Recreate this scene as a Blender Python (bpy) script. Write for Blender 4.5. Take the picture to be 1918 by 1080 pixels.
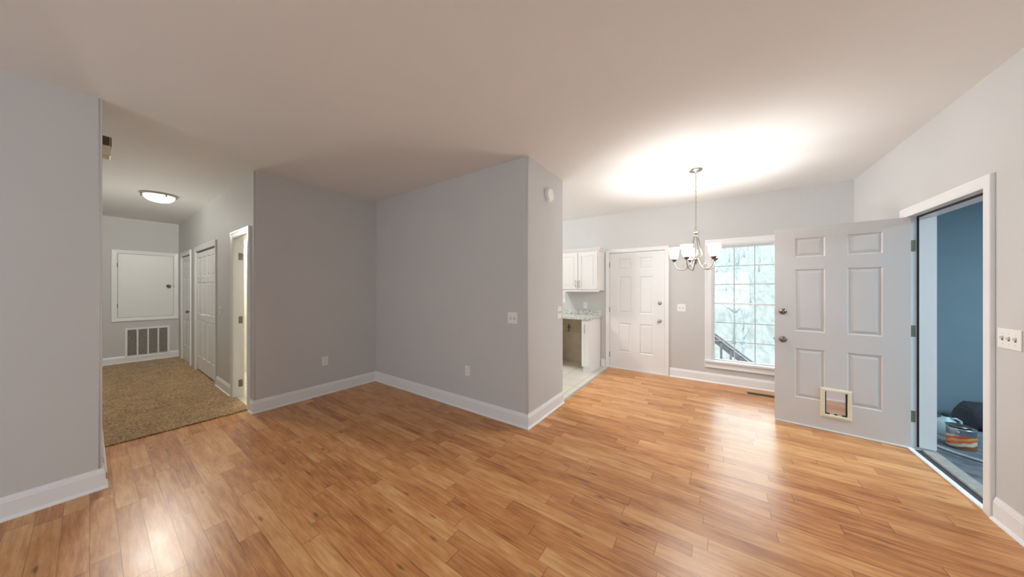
import bpy, bmesh, math, random
from mathutils import Vector, Matrix
random.seed(7)
PI = math.pi
sc = bpy.context.scene
for o in list(bpy.data.objects):
    bpy.data.objects.remove(o)

# ------------------------------------------------------------------ camera
CAM_H = 1.40
cam_data = bpy.data.cameras.new('camera')
cam_data.sensor_fit = 'HORIZONTAL'
cam_data.sensor_width = 36.0
cam_data.lens = 10.263
cam_data.shift_y = 0.0005
cam_data.clip_start = 0.02
cam_data.clip_end = 300
cam = bpy.data.objects.new('camera', cam_data)
cam.location = (0, 0, CAM_H)
cam.rotation_euler = (PI / 2, 0, math.radians(34.6555))
sc.collection.objects.link(cam)
sc.camera = cam

# ------------------------------------------------------------------ world, exposure, daylight
SKY = 2.7
world = bpy.data.worlds.new('sky')
sc.world = world
world.use_nodes = True
bg = world.node_tree.nodes['Background']
bg.inputs[0].default_value = (0.78, 0.91, 1.0, 1)
bg.inputs[1].default_value = SKY
sc.view_settings.view_transform = 'Standard'
sc.view_settings.look = 'None'
sc.view_settings.exposure = 1.15
sc.view_settings.gamma = 1.0
sc.view_settings.use_curve_mapping = False
sc.cycles.use_denoising = True
sc.cycles.max_bounces = 10
sc.cycles.diffuse_bounces = 6
sc.cycles.glossy_bounces = 4
sc.cycles.transparent_max_bounces = 12
sc.cycles.sample_clamp_indirect = 8.0


def lamp(name, kind, loc, energy, color=(1, 1, 1), size=None, sizey=None, rot=(0, 0, 0), portal=False, soft=0.0):
    l = bpy.data.lights.new(name, kind)
    l.energy = energy
    if soft:            # gentler fall-off with distance
        l.use_nodes = True
        em = l.node_tree.nodes['Emission']
        fo = l.node_tree.nodes.new('ShaderNodeLightFalloff')
        fo.inputs['Strength'].default_value = 1.0
        fo.inputs['Smooth'].default_value = soft
        l.node_tree.links.new(fo.outputs['Linear'], em.inputs['Strength'])
    l.color = color
    if kind == 'AREA':
        l.shape = 'RECTANGLE'
        l.size = size
        l.size_y = sizey or size
        l.cycles.is_portal = portal
    elif size is not None:
        l.shadow_soft_size = size
    o = bpy.data.objects.new(name, l)
    o.location = loc
    o.rotation_euler = rot
    sc.collection.objects.link(o)
    return o


H = 2.735           # ceiling height
XR = 1.41           # right wall
YB = 5.31           # dining back wall
YN = 2.50           # recess back wall
XN = -4.265         # recess left wall
XS = -1.535         # side of the wall block by the kitchen
YK = 3.32           # end of that block
XL = -3.54          # left wall near the camera
YH0, YH1 = 0.05, 1.05   # hallway side walls
XHB = -9.12         # hallway end wall
YBACK = -3.2        # wall behind the camera
FD0, FD1, FDZ = 3.21, 4.12, 2.035     # front door opening in the right wall

# daylight sampling through the window openings (portals guide the sky light, they emit nothing themselves)
lamp('daylight_portal', 'AREA', (0.365, YB + 0.16, 1.18), 1, size=0.78, sizey=1.74, rot=(-PI / 2, 0, 0), portal=True)
lamp('daylight_portal', 'AREA', (-2.2, YBACK - 0.14, 1.35), 1, size=1.2, sizey=1.5, rot=(PI / 2, 0, 0), portal=True)
lamp('daylight_portal', 'AREA', (0.2, YBACK - 0.14, 1.35), 1, size=1.9, sizey=1.5, rot=(PI / 2, 0, 0), portal=True)

sun_d = bpy.data.lights.new('overcast_sun', 'SUN')
sun_d.energy = 2.0
sun_d.color = (0.93, 0.97, 1.0)
sun_d.angle = math.radians(75)
sun_o = bpy.data.objects.new('overcast_sun', sun_d)
sun_o.location = (2, 14, 10)
sun_o.rotation_euler = Vector((-0.10, -1.0, -0.72)).to_track_quat('-Z', 'Y').to_euler()
sc.collection.objects.link(sun_o)

# ------------------------------------------------------------------ materials
def new_mat(name):
    m = bpy.data.materials.new(name)
    m.use_nodes = True
    nt = m.node_tree
    return m, nt, nt.nodes['Principled BSDF']


def plain(name, col, rough=0.5, metal=0.0, spec=0.5, noise=0.0, nscale=20.0, bump=0.0, bscale=300.0, coat=0.0):
    m, nt, b = new_mat(name)
    b.inputs['Roughness'].default_value = rough
    b.inputs['Metallic'].default_value = metal
    b.inputs['Specular IOR Level'].default_value = spec
    b.inputs['Coat Weight'].default_value = coat
    tc = nt.nodes.new('ShaderNodeTexCoord')
    n = nt.nodes.new('ShaderNodeTexNoise')
    n.inputs['Scale'].default_value = nscale
    n.inputs['Detail'].default_value = 4
    nt.links.new(tc.outputs['Object'], n.inputs['Vector'])
    r = nt.nodes.new('ShaderNodeValToRGB')
    k0, k1 = 1 - noise, 1 + noise
    r.color_ramp.elements[0].position = 0.3
    r.color_ramp.elements[1].position = 0.7
    r.color_ramp.elements[0].color = (col[0] * k0, col[1] * k0, col[2] * k0, 1)
    r.color_ramp.elements[1].color = (min(1, col[0] * k1), min(1, col[1] * k1), min(1, col[2] * k1), 1)
    nt.links.new(n.outputs['Fac'], r.inputs['Fac'])
    nt.links.new(r.outputs['Color'], b.inputs['Base Color'])
    if bump:
        n2 = nt.nodes.new('ShaderNodeTexNoise')
        n2.inputs['Scale'].default_value = bscale
        n2.inputs['Detail'].default_value = 2
        nt.links.new(tc.outputs['Object'], n2.inputs['Vector'])
        bp = nt.nodes.new('ShaderNodeBump')
        bp.inputs['Strength'].default_value = bump
        bp.inputs['Distance'].default_value = 0.002
        nt.links.new(n2.outputs['Fac'], bp.inputs['Height'])
        nt.links.new(bp.outputs['Normal'], b.inputs['Normal'])
    return m


M = {}
M['wall'] = plain('greige_wall_paint', (0.59, 0.592, 0.590), 0.75, noise=0.012, nscale=2.0, bump=0.06, bscale=260)
M['ceiling'] = plain('ceiling_paint', (0.79, 0.785, 0.775), 0.9, noise=0.01, nscale=2.0, bump=0.08, bscale=180)
M['trim'] = plain('white_trim_paint', (0.83, 0.845, 0.86), 0.35, noise=0.01, nscale=5)
M['doorpaint'] = plain('white_door_paint', (0.81, 0.82, 0.825), 0.4, noise=0.01, nscale=5)
M['greydoor'] = plain('pale_grey_door_paint', (0.66, 0.645, 0.64), 0.42, noise=0.012, nscale=4)
M['cabinet'] = plain('white_cabinet_paint', (0.86, 0.86, 0.86), 0.35, noise=0.01, nscale=5)
M['plate'] = plain('white_plastic', (0.85, 0.84, 0.82), 0.3, noise=0.01)
M['cream'] = plain('cream_plastic', (0.80, 0.74, 0.58), 0.4, noise=0.02)
M['gridbar'] = plain('backlit_grey_grid_bar', (0.52, 0.55, 0.58), 0.4, noise=0.01)  # backlit grey of the bars put into their colour
M['nickel'] = plain('brushed_nickel', (0.50, 0.47, 0.43), 0.28, metal=1.0, noise=0.05, nscale=60)
M['dark_nickel'] = plain('aged_nickel', (0.22, 0.20, 0.18), 0.35, metal=1.0, noise=0.05, nscale=60)
M['brass'] = plain('dull_brass_hinge', (0.36, 0.36, 0.28), 0.4, metal=1.0, noise=0.1, nscale=60)
M['black'] = plain('black_rubber', (0.015, 0.015, 0.018), 0.6, noise=0.1)
M['slot'] = plain('dark_slot', (0.03, 0.03, 0.03), 0.7, noise=0.1)
M['brownplastic'] = plain('brown_plastic', (0.10, 0.065, 0.04), 0.5, noise=0.1)
M['regmetal'] = plain('brown_register_metal', (0.10, 0.085, 0.075), 0.45, metal=0.4, noise=0.1)
M['alu'] = plain('weathered_aluminium', (0.42, 0.40, 0.37), 0.5, metal=0.3, noise=0.15, nscale=30)
M['filter'] = plain('grey_filter_fabric', (0.30, 0.29, 0.27), 0.9, noise=0.45, nscale=45)
M['kitwall'] = plain('kitchen_wall_paint', (0.68, 0.68, 0.66), 0.7, noise=0.012, nscale=2)
M['rawboard'] = plain('unpainted_wallboard', (0.52, 0.43, 0.31), 0.8, noise=0.12, nscale=4)
M['bluewall'] = plain('daylight_blue_wall_colour', (0.18, 0.24, 0.275), 0.8, noise=0.03, nscale=3)  # blue of the daylight put into the wall colour
M['garagefloor'] = plain('stained_concrete', (0.13, 0.14, 0.16), 0.8, noise=0.45, nscale=9, bump=0.3, bscale=60)
M['can'] = plain('paint_can_tin', (0.45, 0.47, 0.48), 0.3, metal=0.9, noise=0.15, nscale=30)
M['bag'] = plain('charcoal_fabric', (0.035, 0.033, 0.042), 0.85, noise=0.3, nscale=40, bump=0.2, bscale=500)
M['jug'] = plain('pale_plastic_jug', (0.45, 0.58, 0.60), 0.4, noise=0.05)
M['hose'] = plain('grey_white_hose', (0.42, 0.43, 0.46), 0.5, noise=0.1)
M['rail'] = plain('weathered_dark_deck_wood', (0.10, 0.09, 0.095), 0.8, noise=0.25, nscale=14)
M['bark'] = plain('pale_bark', (0.30, 0.315, 0.305), 0.9, noise=0.35, nscale=10)
M['bathwall'] = plain('bathroom_wall_paint', (0.78, 0.75, 0.66), 0.7, noise=0.01)
M['mat'] = plain('dark_gap_strip', (0.05, 0.052, 0.06), 0.8, noise=0.3, nscale=60)


def mat_wood_floor():
    m, nt, b = new_mat('oak_strip_floor')
    N, L = nt.nodes, nt.links
    tc = N.new('ShaderNodeTexCoord')
    sep = N.new('ShaderNodeSeparateXYZ')
    L.new(tc.outputs['Object'], sep.inputs[0])

    def math_(op, a, b_=None, c=None):
        n = N.new('ShaderNodeMath')
        n.operation = op
        for i, v in enumerate((a, b_, c)):
            if v is None:
                continue
            if isinstance(v, (int, float)):
                n.inputs[i].default_value = v
            else:
                L.new(v, n.inputs[i])
        return n.outputs[0]

    def wn(v, w=None):
        n = N.new('ShaderNodeTexWhiteNoise')
        if w is None:
            n.noise_dimensions = '1D'
            L.new(v, n.inputs['W'])
        else:
            n.noise_dimensions = '2D'
            cx = N.new('ShaderNodeCombineXYZ')
            L.new(v, cx.inputs[0]); L.new(w, cx.inputs[1])
            L.new(cx.outputs[0], n.inputs['Vector'])
        return n.outputs['Value']

    W, LEN = 0.094, 1.5
    yr = math_('DIVIDE', sep.outputs[1], W)
    row = math_('FLOOR', yr)
    fy = math_('FRACT', yr)
    off = math_('MULTIPLY', wn(row), 7.31)
    xr = math_('ADD', math_('DIVIDE', sep.outputs[0], LEN), off)
    col = math_('FLOOR', xr)
    fx = math_('FRACT', xr)
    split = math_('ADD', math_('MULTIPLY', wn(row, col), 0.5), 0.25)
    sub = math_('GREATER_THAN', fx, split)
    pid = math_('ADD', math_('MULTIPLY', col, 2.0), sub)
    rnd = wn(math_('ADD', row, 0.37), pid)
    rnd2 = wn(math_('ADD', row, 9.71), pid)
    # seams
    def near(v, edge, w):      # 1 inside |v-edge|<w
        return math_('LESS_THAN', math_('ABSOLUTE', math_('SUBTRACT', v, edge)), w)
    s1 = math_('MAXIMUM', math_('LESS_THAN', fy, 0.013), math_('GREATER_THAN', fy, 0.987))
    s2 = math_('MAXIMUM', near(fx, split, 0.0014), math_('MAXIMUM', math_('LESS_THAN', fx, 0.0014), math_('GREATER_THAN', fx, 0.9986)))
    seam = math_('MAXIMUM', s1, s2)
    # per-board grain coordinates
    cb = N.new('ShaderNodeCombineXYZ')
    L.new(math_('ADD', sep.outputs[0], math_('MULTIPLY', rnd, 37.0)), cb.inputs[0])
    L.new(math_('ADD', sep.outputs[1], math_('MULTIPLY', rnd2, 19.0)), cb.inputs[1])
    mp = N.new('ShaderNodeMapping')
    mp.inputs['Scale'].default_value = (1.6, 22.0, 1)
    L.new(cb.outputs[0], mp.inputs['Vector'])
    g = N.new('ShaderNodeTexNoise')
    g.inputs['Scale'].default_value = 2.2
    g.inputs['Detail'].default_value = 7
    g.inputs['Roughness'].default_value = 0.62
    g.inputs['Distortion'].default_value = 0.6
    L.new(mp.outputs[0], g.inputs['Vector'])
    mpf = N.new('ShaderNodeMapping')
    mpf.inputs['Scale'].default_value = (5.0, 85.0, 1)
    L.new(cb.outputs[0], mpf.inputs['Vector'])
    gf = N.new('ShaderNodeTexNoise')
    gf.inputs['Scale'].default_value = 2.0
    gf.inputs['Detail'].default_value = 4
    gf.inputs['Distortion'].default_value = 1.2
    L.new(mpf.outputs[0], gf.inputs['Vector'])
    mp2 = N.new('ShaderNodeMapping')
    mp2.inputs['Scale'].default_value = (2.0, 7.0, 1)
    L.new(cb.outputs[0], mp2.inputs['Vector'])
    g2 = N.new('ShaderNodeTexNoise')
    g2.inputs['Scale'].default_value = 2.0
    g2.inputs['Detail'].default_value = 3
    L.new(mp2.outputs[0], g2.inputs['Vector'])
    tone = math_('ADD', math_('ADD', math_('ADD', math_('MULTIPLY', rnd, 0.26), math_('MULTIPLY', gf.outputs['Fac'], 0.30)), -0.29), math_('ADD', math_('MULTIPLY', g.outputs['Fac'], 0.74), math_('MULTIPLY', g2.outputs['Fac'], 0.55)))
    ramp = N.new('ShaderNodeValToRGB')
    e = ramp.color_ramp.elements
    e[0].position = 0.28
    e[0].color = (0.27, 0.085, 0.026, 1)
    e[1].position = 0.95
    e[1].color = (0.76, 0.455, 0.205, 1)
    k = e.new(0.60)
    k.color = (0.57, 0.255, 0.092, 1)
    L.new(tone, ramp.inputs['Fac'])
    # knots
    mp3 = N.new('ShaderNodeMapping')
    mp3.inputs['Scale'].default_value = (0.8, 2.8, 1)
    L.new(cb.outputs[0], mp3.inputs['Vector'])
    vo = N.new('ShaderNodeTexVoronoi')
    vo.inputs['Scale'].default_value = 4.2
    L.new(mp3.outputs[0], vo.inputs['Vector'])
    kn = N.new('ShaderNodeValToRGB')
    kn.color_ramp.elements[0].position = 0.06
    kn.color_ramp.elements[0].color = (0.85, 0.85, 0.85, 1)
    kn.color_ramp.elements[1].position = 0.20
    kn.color_ramp.elements[1].color = (0, 0, 0, 1)
    L.new(math_('ADD', vo.outputs['Distance'], math_('MULTIPLY', g.outputs['Fac'], 0.10)), kn.inputs['Fac'])
    kmask = math_('MULTIPLY', kn.outputs[0], math_('GREATER_THAN', rnd2, 0.40))
    mx = N.new('ShaderNodeMixRGB')
    L.new(kmask, mx.inputs[0]); L.new(ramp.outputs[0], mx.inputs[1])
    mx.inputs[2].default_value = (0.10, 0.038, 0.014, 1)
    mx2 = N.new('ShaderNodeMixRGB')
    L.new(math_('MULTIPLY', seam, 0.52), mx2.inputs[0]); L.new(mx.outputs[0], mx2.inputs[1])
    mx2.inputs[2].default_value = (0.07, 0.03, 0.012, 1)
    L.new(mx2.outputs[0], b.inputs['Base Color'])
    rr = math_('ADD', 0.25, math_('MULTIPLY', g2.outputs['Fac'], 0.12))
    L.new(rr, b.inputs['Roughness'])
    b.inputs['Specular IOR Level'].default_value = 0.36
    bp = N.new('ShaderNodeBump')
    bp.inputs['Strength'].default_value = 0.25
    bp.inputs['Distance'].default_value = 0.002
    L.new(math_('SUBTRACT', math_('MULTIPLY', g2.outputs['Fac'], 0.35), math_('MULTIPLY', seam, 0.6)), bp.inputs['Height'])
    L.new(bp.outputs[0], b.inputs['Normal'])
    return m


def mat_carpet():
    m, nt, b = new_mat('tan_carpet_pile')
    N, L = nt.nodes, nt.links
    tc = N.new('ShaderNodeTexCoord')
    n1 = N.new('ShaderNodeTexNoise'); n1.inputs['Scale'].default_value = 62; n1.inputs['Detail'].default_value = 6; n1.inputs['Roughness'].default_value = 0.7
    n2 = N.new('ShaderNodeTexNoise'); n2.inputs['Scale'].default_value = 5; n2.inputs['Detail'].default_value = 3
    L.new(tc.outputs['Object'], n1.inputs['Vector']); L.new(tc.outputs['Object'], n2.inputs['Vector'])
    ad = N.new('ShaderNodeMath'); ad.operation = 'MULTIPLY_ADD'
    L.new(n2.outputs['Fac'], ad.inputs[0]); ad.inputs[1].default_value = 0.14
    L.new(n1.outputs['Fac'], ad.inputs[2])
    r = N.new('ShaderNodeValToRGB')
    r.color_ramp.elements[0].position = 0.44
    r.color_ramp.elements[0].color = (0.095, 0.048, 0.017, 1)
    r.color_ramp.elements[1].position = 0.69
    r.color_ramp.elements[1].color = (0.66, 0.44, 0.225, 1)
    L.new(ad.outputs[0], r.inputs['Fac'])
    L.new(r.outputs[0], b.inputs['Base Color'])
    b.inputs['Roughness'].default_value = 1.0
    b.inputs['Specular IOR Level'].default_value = 0.05
    b.inputs['Sheen Weight'].default_value = 0.3
    bp = N.new('ShaderNodeBump'); bp.inputs['Strength'].default_value = 0.9; bp.inputs['Distance'].default_value = 0.012
    L.new(n1.outputs['Fac'], bp.inputs['Height']); L.new(bp.outputs[0], b.inputs['Normal'])
    return m


def mat_tile():
    m, nt, b = new_mat('beige_floor_tile')
    N, L = nt.nodes, nt.links
    tc = N.new('ShaderNodeTexCoord')
    br = N.new('ShaderNodeTexBrick')
    br.offset = 0.0
    br.inputs['Color1'].default_value = (0.66, 0.62, 0.54, 1)
    br.inputs['Color2'].default_value = (0.70, 0.66, 0.58, 1)
    br.inputs['Mortar'].default_value = (0.48, 0.44, 0.38, 1)
    br.inputs['Scale'].default_value = 1.0
    br.inputs['Mortar Size'].default_value = 0.006
    br.inputs['Brick Width'].default_value = 0.33
    br.inputs['Row Height'].default_value = 0.33
    L.new(tc.outputs['Object'], br.inputs['Vector'])
    L.new(br.outputs['Color'], b.inputs['Base Color'])
    b.inputs['Roughness'].default_value = 0.35
    return m


def mat_granite():
    m, nt, b = new_mat('pale_granite')
    N, L = nt.nodes, nt.links
    tc = N.new('ShaderNodeTexCoord')
    n1 = N.new('ShaderNodeTexNoise'); n1.inputs['Scale'].default_value = 22; n1.inputs['Detail'].default_value = 9; n1.inputs['Roughness'].default_value = 0.75
    L.new(tc.outputs['Object'], n1.inputs['Vector'])
    r = N.new('ShaderNodeValToRGB')
    e = r.color_ramp.elements
    e[0].position = 0.36; e[0].color = (0.30, 0.31, 0.30, 1)
    e[1].position = 0.62; e[1].color = (0.76, 0.77, 0.74, 1)
    k = e.new(0.46); k.color = (0.58, 0.60, 0.57, 1)
    L.new(n1.outputs['Fac'], r.inputs['Fac']); L.new(r.outputs[0], b.inputs['Base Color'])
    b.inputs['Roughness'].default_value = 0.15
    return m


def mat_glass(name, tint, haze=0.0, refl=0.12):
    m = bpy.data.materials.new(name)
    m.use_nodes = True
    nt = m.node_tree
    N, L = nt.nodes, nt.links
    N.remove(N['Principled BSDF'])
    out = N['Material Output']
    tr = N.new('ShaderNodeBsdfTransparent'); tr.inputs[0].default_value = (*tint, 1)
    gl = N.new('ShaderNodeBsdfGlossy'); gl.inputs['Roughness'].default_value = 0.02
    fr = N.new('ShaderNodeFresnel'); fr.inputs[0].default_value = 1.45
    mx = N.new('ShaderNodeMixShader')
    L.new(fr.outputs[0], mx.inputs[0]); L.new(tr.outputs[0], mx.inputs[1]); L.new(gl.outputs[0], mx.inputs[2])
    if haze:
        df = N.new('ShaderNodeBsdfTranslucent'); df.inputs[0].default_value = (0.85, 0.9, 0.92, 1)
        d2 = N.new('ShaderNodeBsdfDiffuse'); d2.inputs[0].default_value = (0.85, 0.86, 0.9, 1)
        m2 = N.new('ShaderNodeMixShader'); m2.inputs[0].default_value = 0.5
        L.new(df.outputs[0], m2.inputs[1]); L.new(d2.outputs[0], m2.inputs[2])
        m3 = N.new('ShaderNodeMixShader'); m3.inputs[0].default_value = haze
        L.new(mx.outputs[0], m3.inputs[1]); L.new(m2.outputs[0], m3.inputs[2])
        L.new(m3.outputs[0], out.inputs[0])
    else:
        L.new(mx.outputs[0], out.inputs[0])
    return m


def mat_lit_glass(name, col, strength, trans=0.55):
    m = bpy.data.materials.new(name)
    m.use_nodes = True
    nt = m.node_tree
    N, L = nt.nodes, nt.links
    N.remove(N['Principled BSDF'])
    out = N['Material Output']
    tl = N.new('ShaderNodeBsdfTranslucent'); tl.inputs[0].default_value = (0.95, 0.93, 0.9, 1)
    tp = N.new('ShaderNodeBsdfTransparent')
    mx = N.new('ShaderNodeMixShader'); mx.inputs[0].default_value = trans
    L.new(tl.outputs[0], mx.inputs[1]); L.new(tp.outputs[0], mx.inputs[2])
    em = N.new('ShaderNodeEmission'); em.inputs[0].default_value = (*col, 1); em.inputs[1].default_value = strength
    ad = N.new('ShaderNodeAddShader')
    L.new(mx.outputs[0], ad.inputs[0]); L.new(em.outputs[0], ad.inputs[1])
    L.new(ad.outputs[0], out.inputs[0])
    return m


def mat_canlabel():
    m, nt, b = new_mat('orange_and_cream_can_label')
    N, L = nt.nodes, nt.links
    tc = N.new('ShaderNodeTexCoord')
    mp = N.new('ShaderNodeMapping'); mp.inputs['Rotation'].default_value = (0.25, 0.30, 0)
    L.new(tc.outputs['Object'], mp.inputs['Vector'])
    sp = N.new('ShaderNodeSeparateXYZ'); L.new(mp.outputs[0], sp.inputs[0])
    n = N.new('ShaderNodeTexNoise'); n.inputs['Scale'].default_value = 18
    L.new(tc.outputs['Object'], n.inputs['Vector'])
    a = N.new('ShaderNodeMath'); a.operation = 'MULTIPLY_ADD'
    L.new(n.outputs['Fac'], a.inputs[0]); a.inputs[1].default_value = 0.03; L.new(sp.outputs[2], a.inputs[2])
    r = N.new('ShaderNodeValToRGB')
    r.color_ramp.interpolation = 'CONSTANT'
    e = r.color_ramp.elements
    e[0].position = 0.0; e[0].color = (0.30, 0.10, 0.03, 1)
    e[1].position = 0.035; e[1].color = (0.62, 0.55, 0.42, 1)
    for p, c in ((0.06, (0.62, 0.13, 0.03, 1)), (0.085, (0.60, 0.30, 0.06, 1)), (0.10, (0.55, 0.06, 0.03, 1)), (0.125, (0.50, 0.42, 0.28, 1)), (0.14, (0.16, 0.20, 0.16, 1))):
        k = e.new(p); k.color = c
    L.new(a.outputs[0], r.inputs['Fac']); L.new(r.outputs[0], b.inputs['Base Color'])
    b.inputs['Roughness'].default_value = 0.4
    return m


def mat_ground():
    m, nt, b = new_mat('pale_leaf_litter')
    N, L = nt.nodes, nt.links
    tc = N.new('ShaderNodeTexCoord')
    mp = N.new('ShaderNodeMapping'); mp.inputs['Scale'].default_value = (2.2, 0.5, 0.5)
    L.new(tc.outputs['Object'], mp.inputs['Vector'])
    n1 = N.new('ShaderNodeTexNoise'); n1.inputs['Scale'].default_value = 3.0; n1.inputs['Detail'].default_value = 8
    L.new(mp.outputs[0], n1.inputs['Vector'])
    r = N.new('ShaderNodeValToRGB')
    e = r.color_ramp.elements
    e[0].position = 0.35; e[0].color = (0.125, 0.125, 0.113, 1)
    e[1].position = 0.65; e[1].color = (0.195, 0.193, 0.178, 1)
    L.new(n1.outputs['Fac'], r.inputs['Fac']); L.new(r.outputs[0], b.inputs['Base Color'])
    b.inputs['Roughness'].default_value = 1.0
    return m


M['floor'] = mat_wood_floor()
M['carpet'] = mat_carpet()
M['tile'] = mat_tile()
M['granite'] = mat_granite()
M['glass'] = mat_glass('window_glass', (0.945, 0.985, 0.975))
M['flap'] = mat_glass('clear_vinyl_flap', (0.95, 0.95, 1.0), haze=0.10)
M['shade'] = mat_lit_glass('lit_frosted_glass_shade', (1.0, 0.97, 0.92), 0.9, 0.35)
M['bulb'] = mat_lit_glass('lit_bulb', (1.0, 0.95, 0.85), 6.0, 0.6)
M['dome'] = mat_lit_glass('lit_ceiling_dome', (1.0, 0.96, 0.84), 0.6, 0.4)
M['canlabel'] = mat_canlabel()
M['ground'] = mat_ground()

# ------------------------------------------------------------------ mesh helpers
def box(bm, x0, x1, y0, y1, z0, z1, bevel=0.0):
    vs = [bm.verts.new((x, y, z)) for z in (z0, z1) for y in (y0, y1) for x in (x0, x1)]
    fs = []
    for q in ((0, 2, 3, 1), (4, 5, 7, 6), (0, 1, 5, 4), (2, 6, 7, 3), (0, 4, 6, 2), (1, 3, 7, 5)):
        fs.append(bm.faces.new([vs[i] for i in q]))
    if bevel:
        es = list({e for f in fs for e in f.edges})
        bmesh.ops.bevel(bm, geom=es, offset=bevel, segments=2, affect='EDGES', profile=0.5)
    return bm


def lathe(bm, prof, seg=24, mat=None, smooth=True, cap=True):
    """prof: list of (r, z) spun about Z, placed by the matrix"""
    rings = []
    for r, z in prof:
        if r < 1e-6:
            v = bm.verts.new((0, 0, z)); rings.append([v])
        else:
            rings.append([bm.verts.new((r * math.cos(2 * PI * i / seg), r * math.sin(2 * PI * i / seg), z)) for i in range(seg)])
    allv = [v for rg in rings for v in rg]
    for a, b in zip(rings[:-1], rings[1:]):
        for i in range(seg):
            j = (i + 1) % seg
            if len(a) == 1 and len(b) == 1:
                continue
            if len(a) == 1:
                f = bm.faces.new((a[0], b[j], b[i]))
            elif len(b) == 1:
                f = bm.faces.new((a[i], a[j], b[0]))
            else:
                f = bm.faces.new((a[i], a[j], b[j], b[i]))
            f.smooth = smooth
    if cap:
        for rg in (rings[0], rings[-1]):
            if len(rg) > 2:
                bm.faces.new(rg)
    if mat is not None:
        bmesh.ops.transform(bm, matrix=mat, verts=allv)
    return bm


def axis_matrix(p, d):
    d = Vector(d).normalized()
    return Matrix.Translation(Vector(p)) @ d.to_track_quat('Z', 'Y').to_matrix().to_4x4()


def cyl(bm, p0, p1, r0, r1=None, seg=16):
    p0, p1 = Vector(p0), Vector(p1)
    h = (p1 - p0).length
    lathe(bm, [(r0, 0), (r1 if r1 is not None else r0, h)], seg, axis_matrix(p0, p1 - p0))


def tube(bm, pts, rad, seg=8, closed=False):
    pts = [Vector(p) for p in pts]
    n = len(pts)
    rings = []
    up = None
    for i, p in enumerate(pts):
        if closed:
            d = pts[(i + 1) % n] - pts[i - 1]
        else:
            d = pts[min(i + 1, n - 1)] - pts[max(i - 1, 0)]
        d.normalize()
        if up is None:
            up = d.orthogonal().normalized()
        up = (up - d * up.dot(d)).normalized()
        s = d.cross(up)
        r = rad[i] if isinstance(rad, (list, tuple)) else rad
        rings.append([bm.verts.new(p + (up * math.cos(2 * PI * k / seg) + s * math.sin(2 * PI * k / seg)) * r) for k in range(seg)])
    m = n if closed else n - 1
    for i in range(m):
        a, b = rings[i], rings[(i + 1) % n]
        for k in range(seg):
            j = (k + 1) % seg
            f = bm.faces.new((a[k], a[j], b[j], b[k])); f.smooth = True
    if not closed:
        bm.faces.new(rings[0]); bm.faces.new(rings[-1])
    return bm


def sweep(bm, path, N, prof, closed=False):
    """sweep a profile [(side, up)] along a planar path; side runs along N x direction"""
    P = [Vector(p) for p in path]
    N = Vector(N)
    n = len(P)
    rings = []
    for i in range(n):
        ls = []
        if closed or i > 0:
            d = (P[i] - P[i - 1]).normalized(); ls.append(N.cross(d))
        if closed or i < n - 1:
            d = (P[(i + 1) % n] - P[i]).normalized(); ls.append(N.cross(d))
        m = ls[0] if len(ls) == 1 else (ls[0] + ls[1]) / (1 + ls[0].dot(ls[1]))
        rings.append([bm.verts.new(P[i] + m * a + N * b) for a, b in prof])
    k = len(prof)
    for i in range(n if closed else n - 1):
        a, b = rings[i], rings[(i + 1) % n]
        for j in range(k):
            bm.faces.new((a[j], a[(j + 1) % k], b[(j + 1) % k], b[j]))
    if not closed:
        bm.faces.new(rings[0]); bm.faces.new(list(reversed(rings[-1])))
    return bm


def grid_slab(bm, us, vs, solid, t0, t1, put):
    """solid(i,j) cells of a grid (us x vs) extruded from t0 to t1; put(u,v,t) -> point. No faces between solid cells."""
    cache = {}
    def V(i, j, t):
        key = (i, j, t)
        if key not in cache:
            cache[key] = bm.verts.new(put(us[i], vs[j], t))
        return cache[key]
    S = {(i, j) for i in range(len(us) - 1) for j in range(len(vs) - 1) if solid(i, j)}
    for i, j in S:
        bm.faces.new((V(i, j, t0), V(i, j + 1, t0), V(i + 1, j + 1, t0), V(i + 1, j, t0)))
        bm.faces.new((V(i, j, t1), V(i + 1, j, t1), V(i + 1, j + 1, t1), V(i, j + 1, t1)))
        for di, dj, a, b in ((-1, 0, (i, j), (i, j + 1)), (1, 0, (i + 1, j + 1), (i + 1, j)), (0, -1, (i + 1, j), (i, j)), (0, 1, (i, j + 1), (i + 1, j + 1))):
            if (i + di, j + dj) not in S:
                bm.faces.new((V(*a, t0), V(*b, t0), V(*b, t1), V(*a, t1)))
    return bm


def obj(name, bm, mat, parent=None, loc=None, rot=None, smooth_angle=None):
    bmesh.ops.recalc_face_normals(bm, faces=bm.faces)
    me = bpy.data.meshes.new(name)
    bm.to_mesh(me)
    bm.free()
    me.materials.append(M[mat] if isinstance(mat, str) else mat)
    o = bpy.data.objects.new(name, me)
    sc.collection.objects.link(o)
    if parent is not None:
        o.parent = parent
    if loc is not None:
        o.location = loc
    if rot is not None:
        o.rotation_euler = rot
    return o


def tag(o, label=None, cat=None, group=None, kind=None):
    if label: o['label'] = label
    if cat: o['category'] = cat
    if group: o['group'] = group
    if kind: o['kind'] = kind
    return o


def thing(name, label, cat, loc=(0, 0, 0), rotz=0.0, group=None, kind=None):
    o = bpy.data.objects.new(name, None)
    o.empty_display_size = 0.05
    o.location = loc
    o.rotation_euler = (0, 0, rotz)
    sc.collection.objects.link(o)
    return tag(o, label, cat, group, kind)


def struct(name, bm, mat, label=None, parent=None):
    o = obj(name, bm, mat, parent)
    if parent is None:
        o['kind'] = 'structure'
        if label: o['label'] = label
    return o


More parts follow.
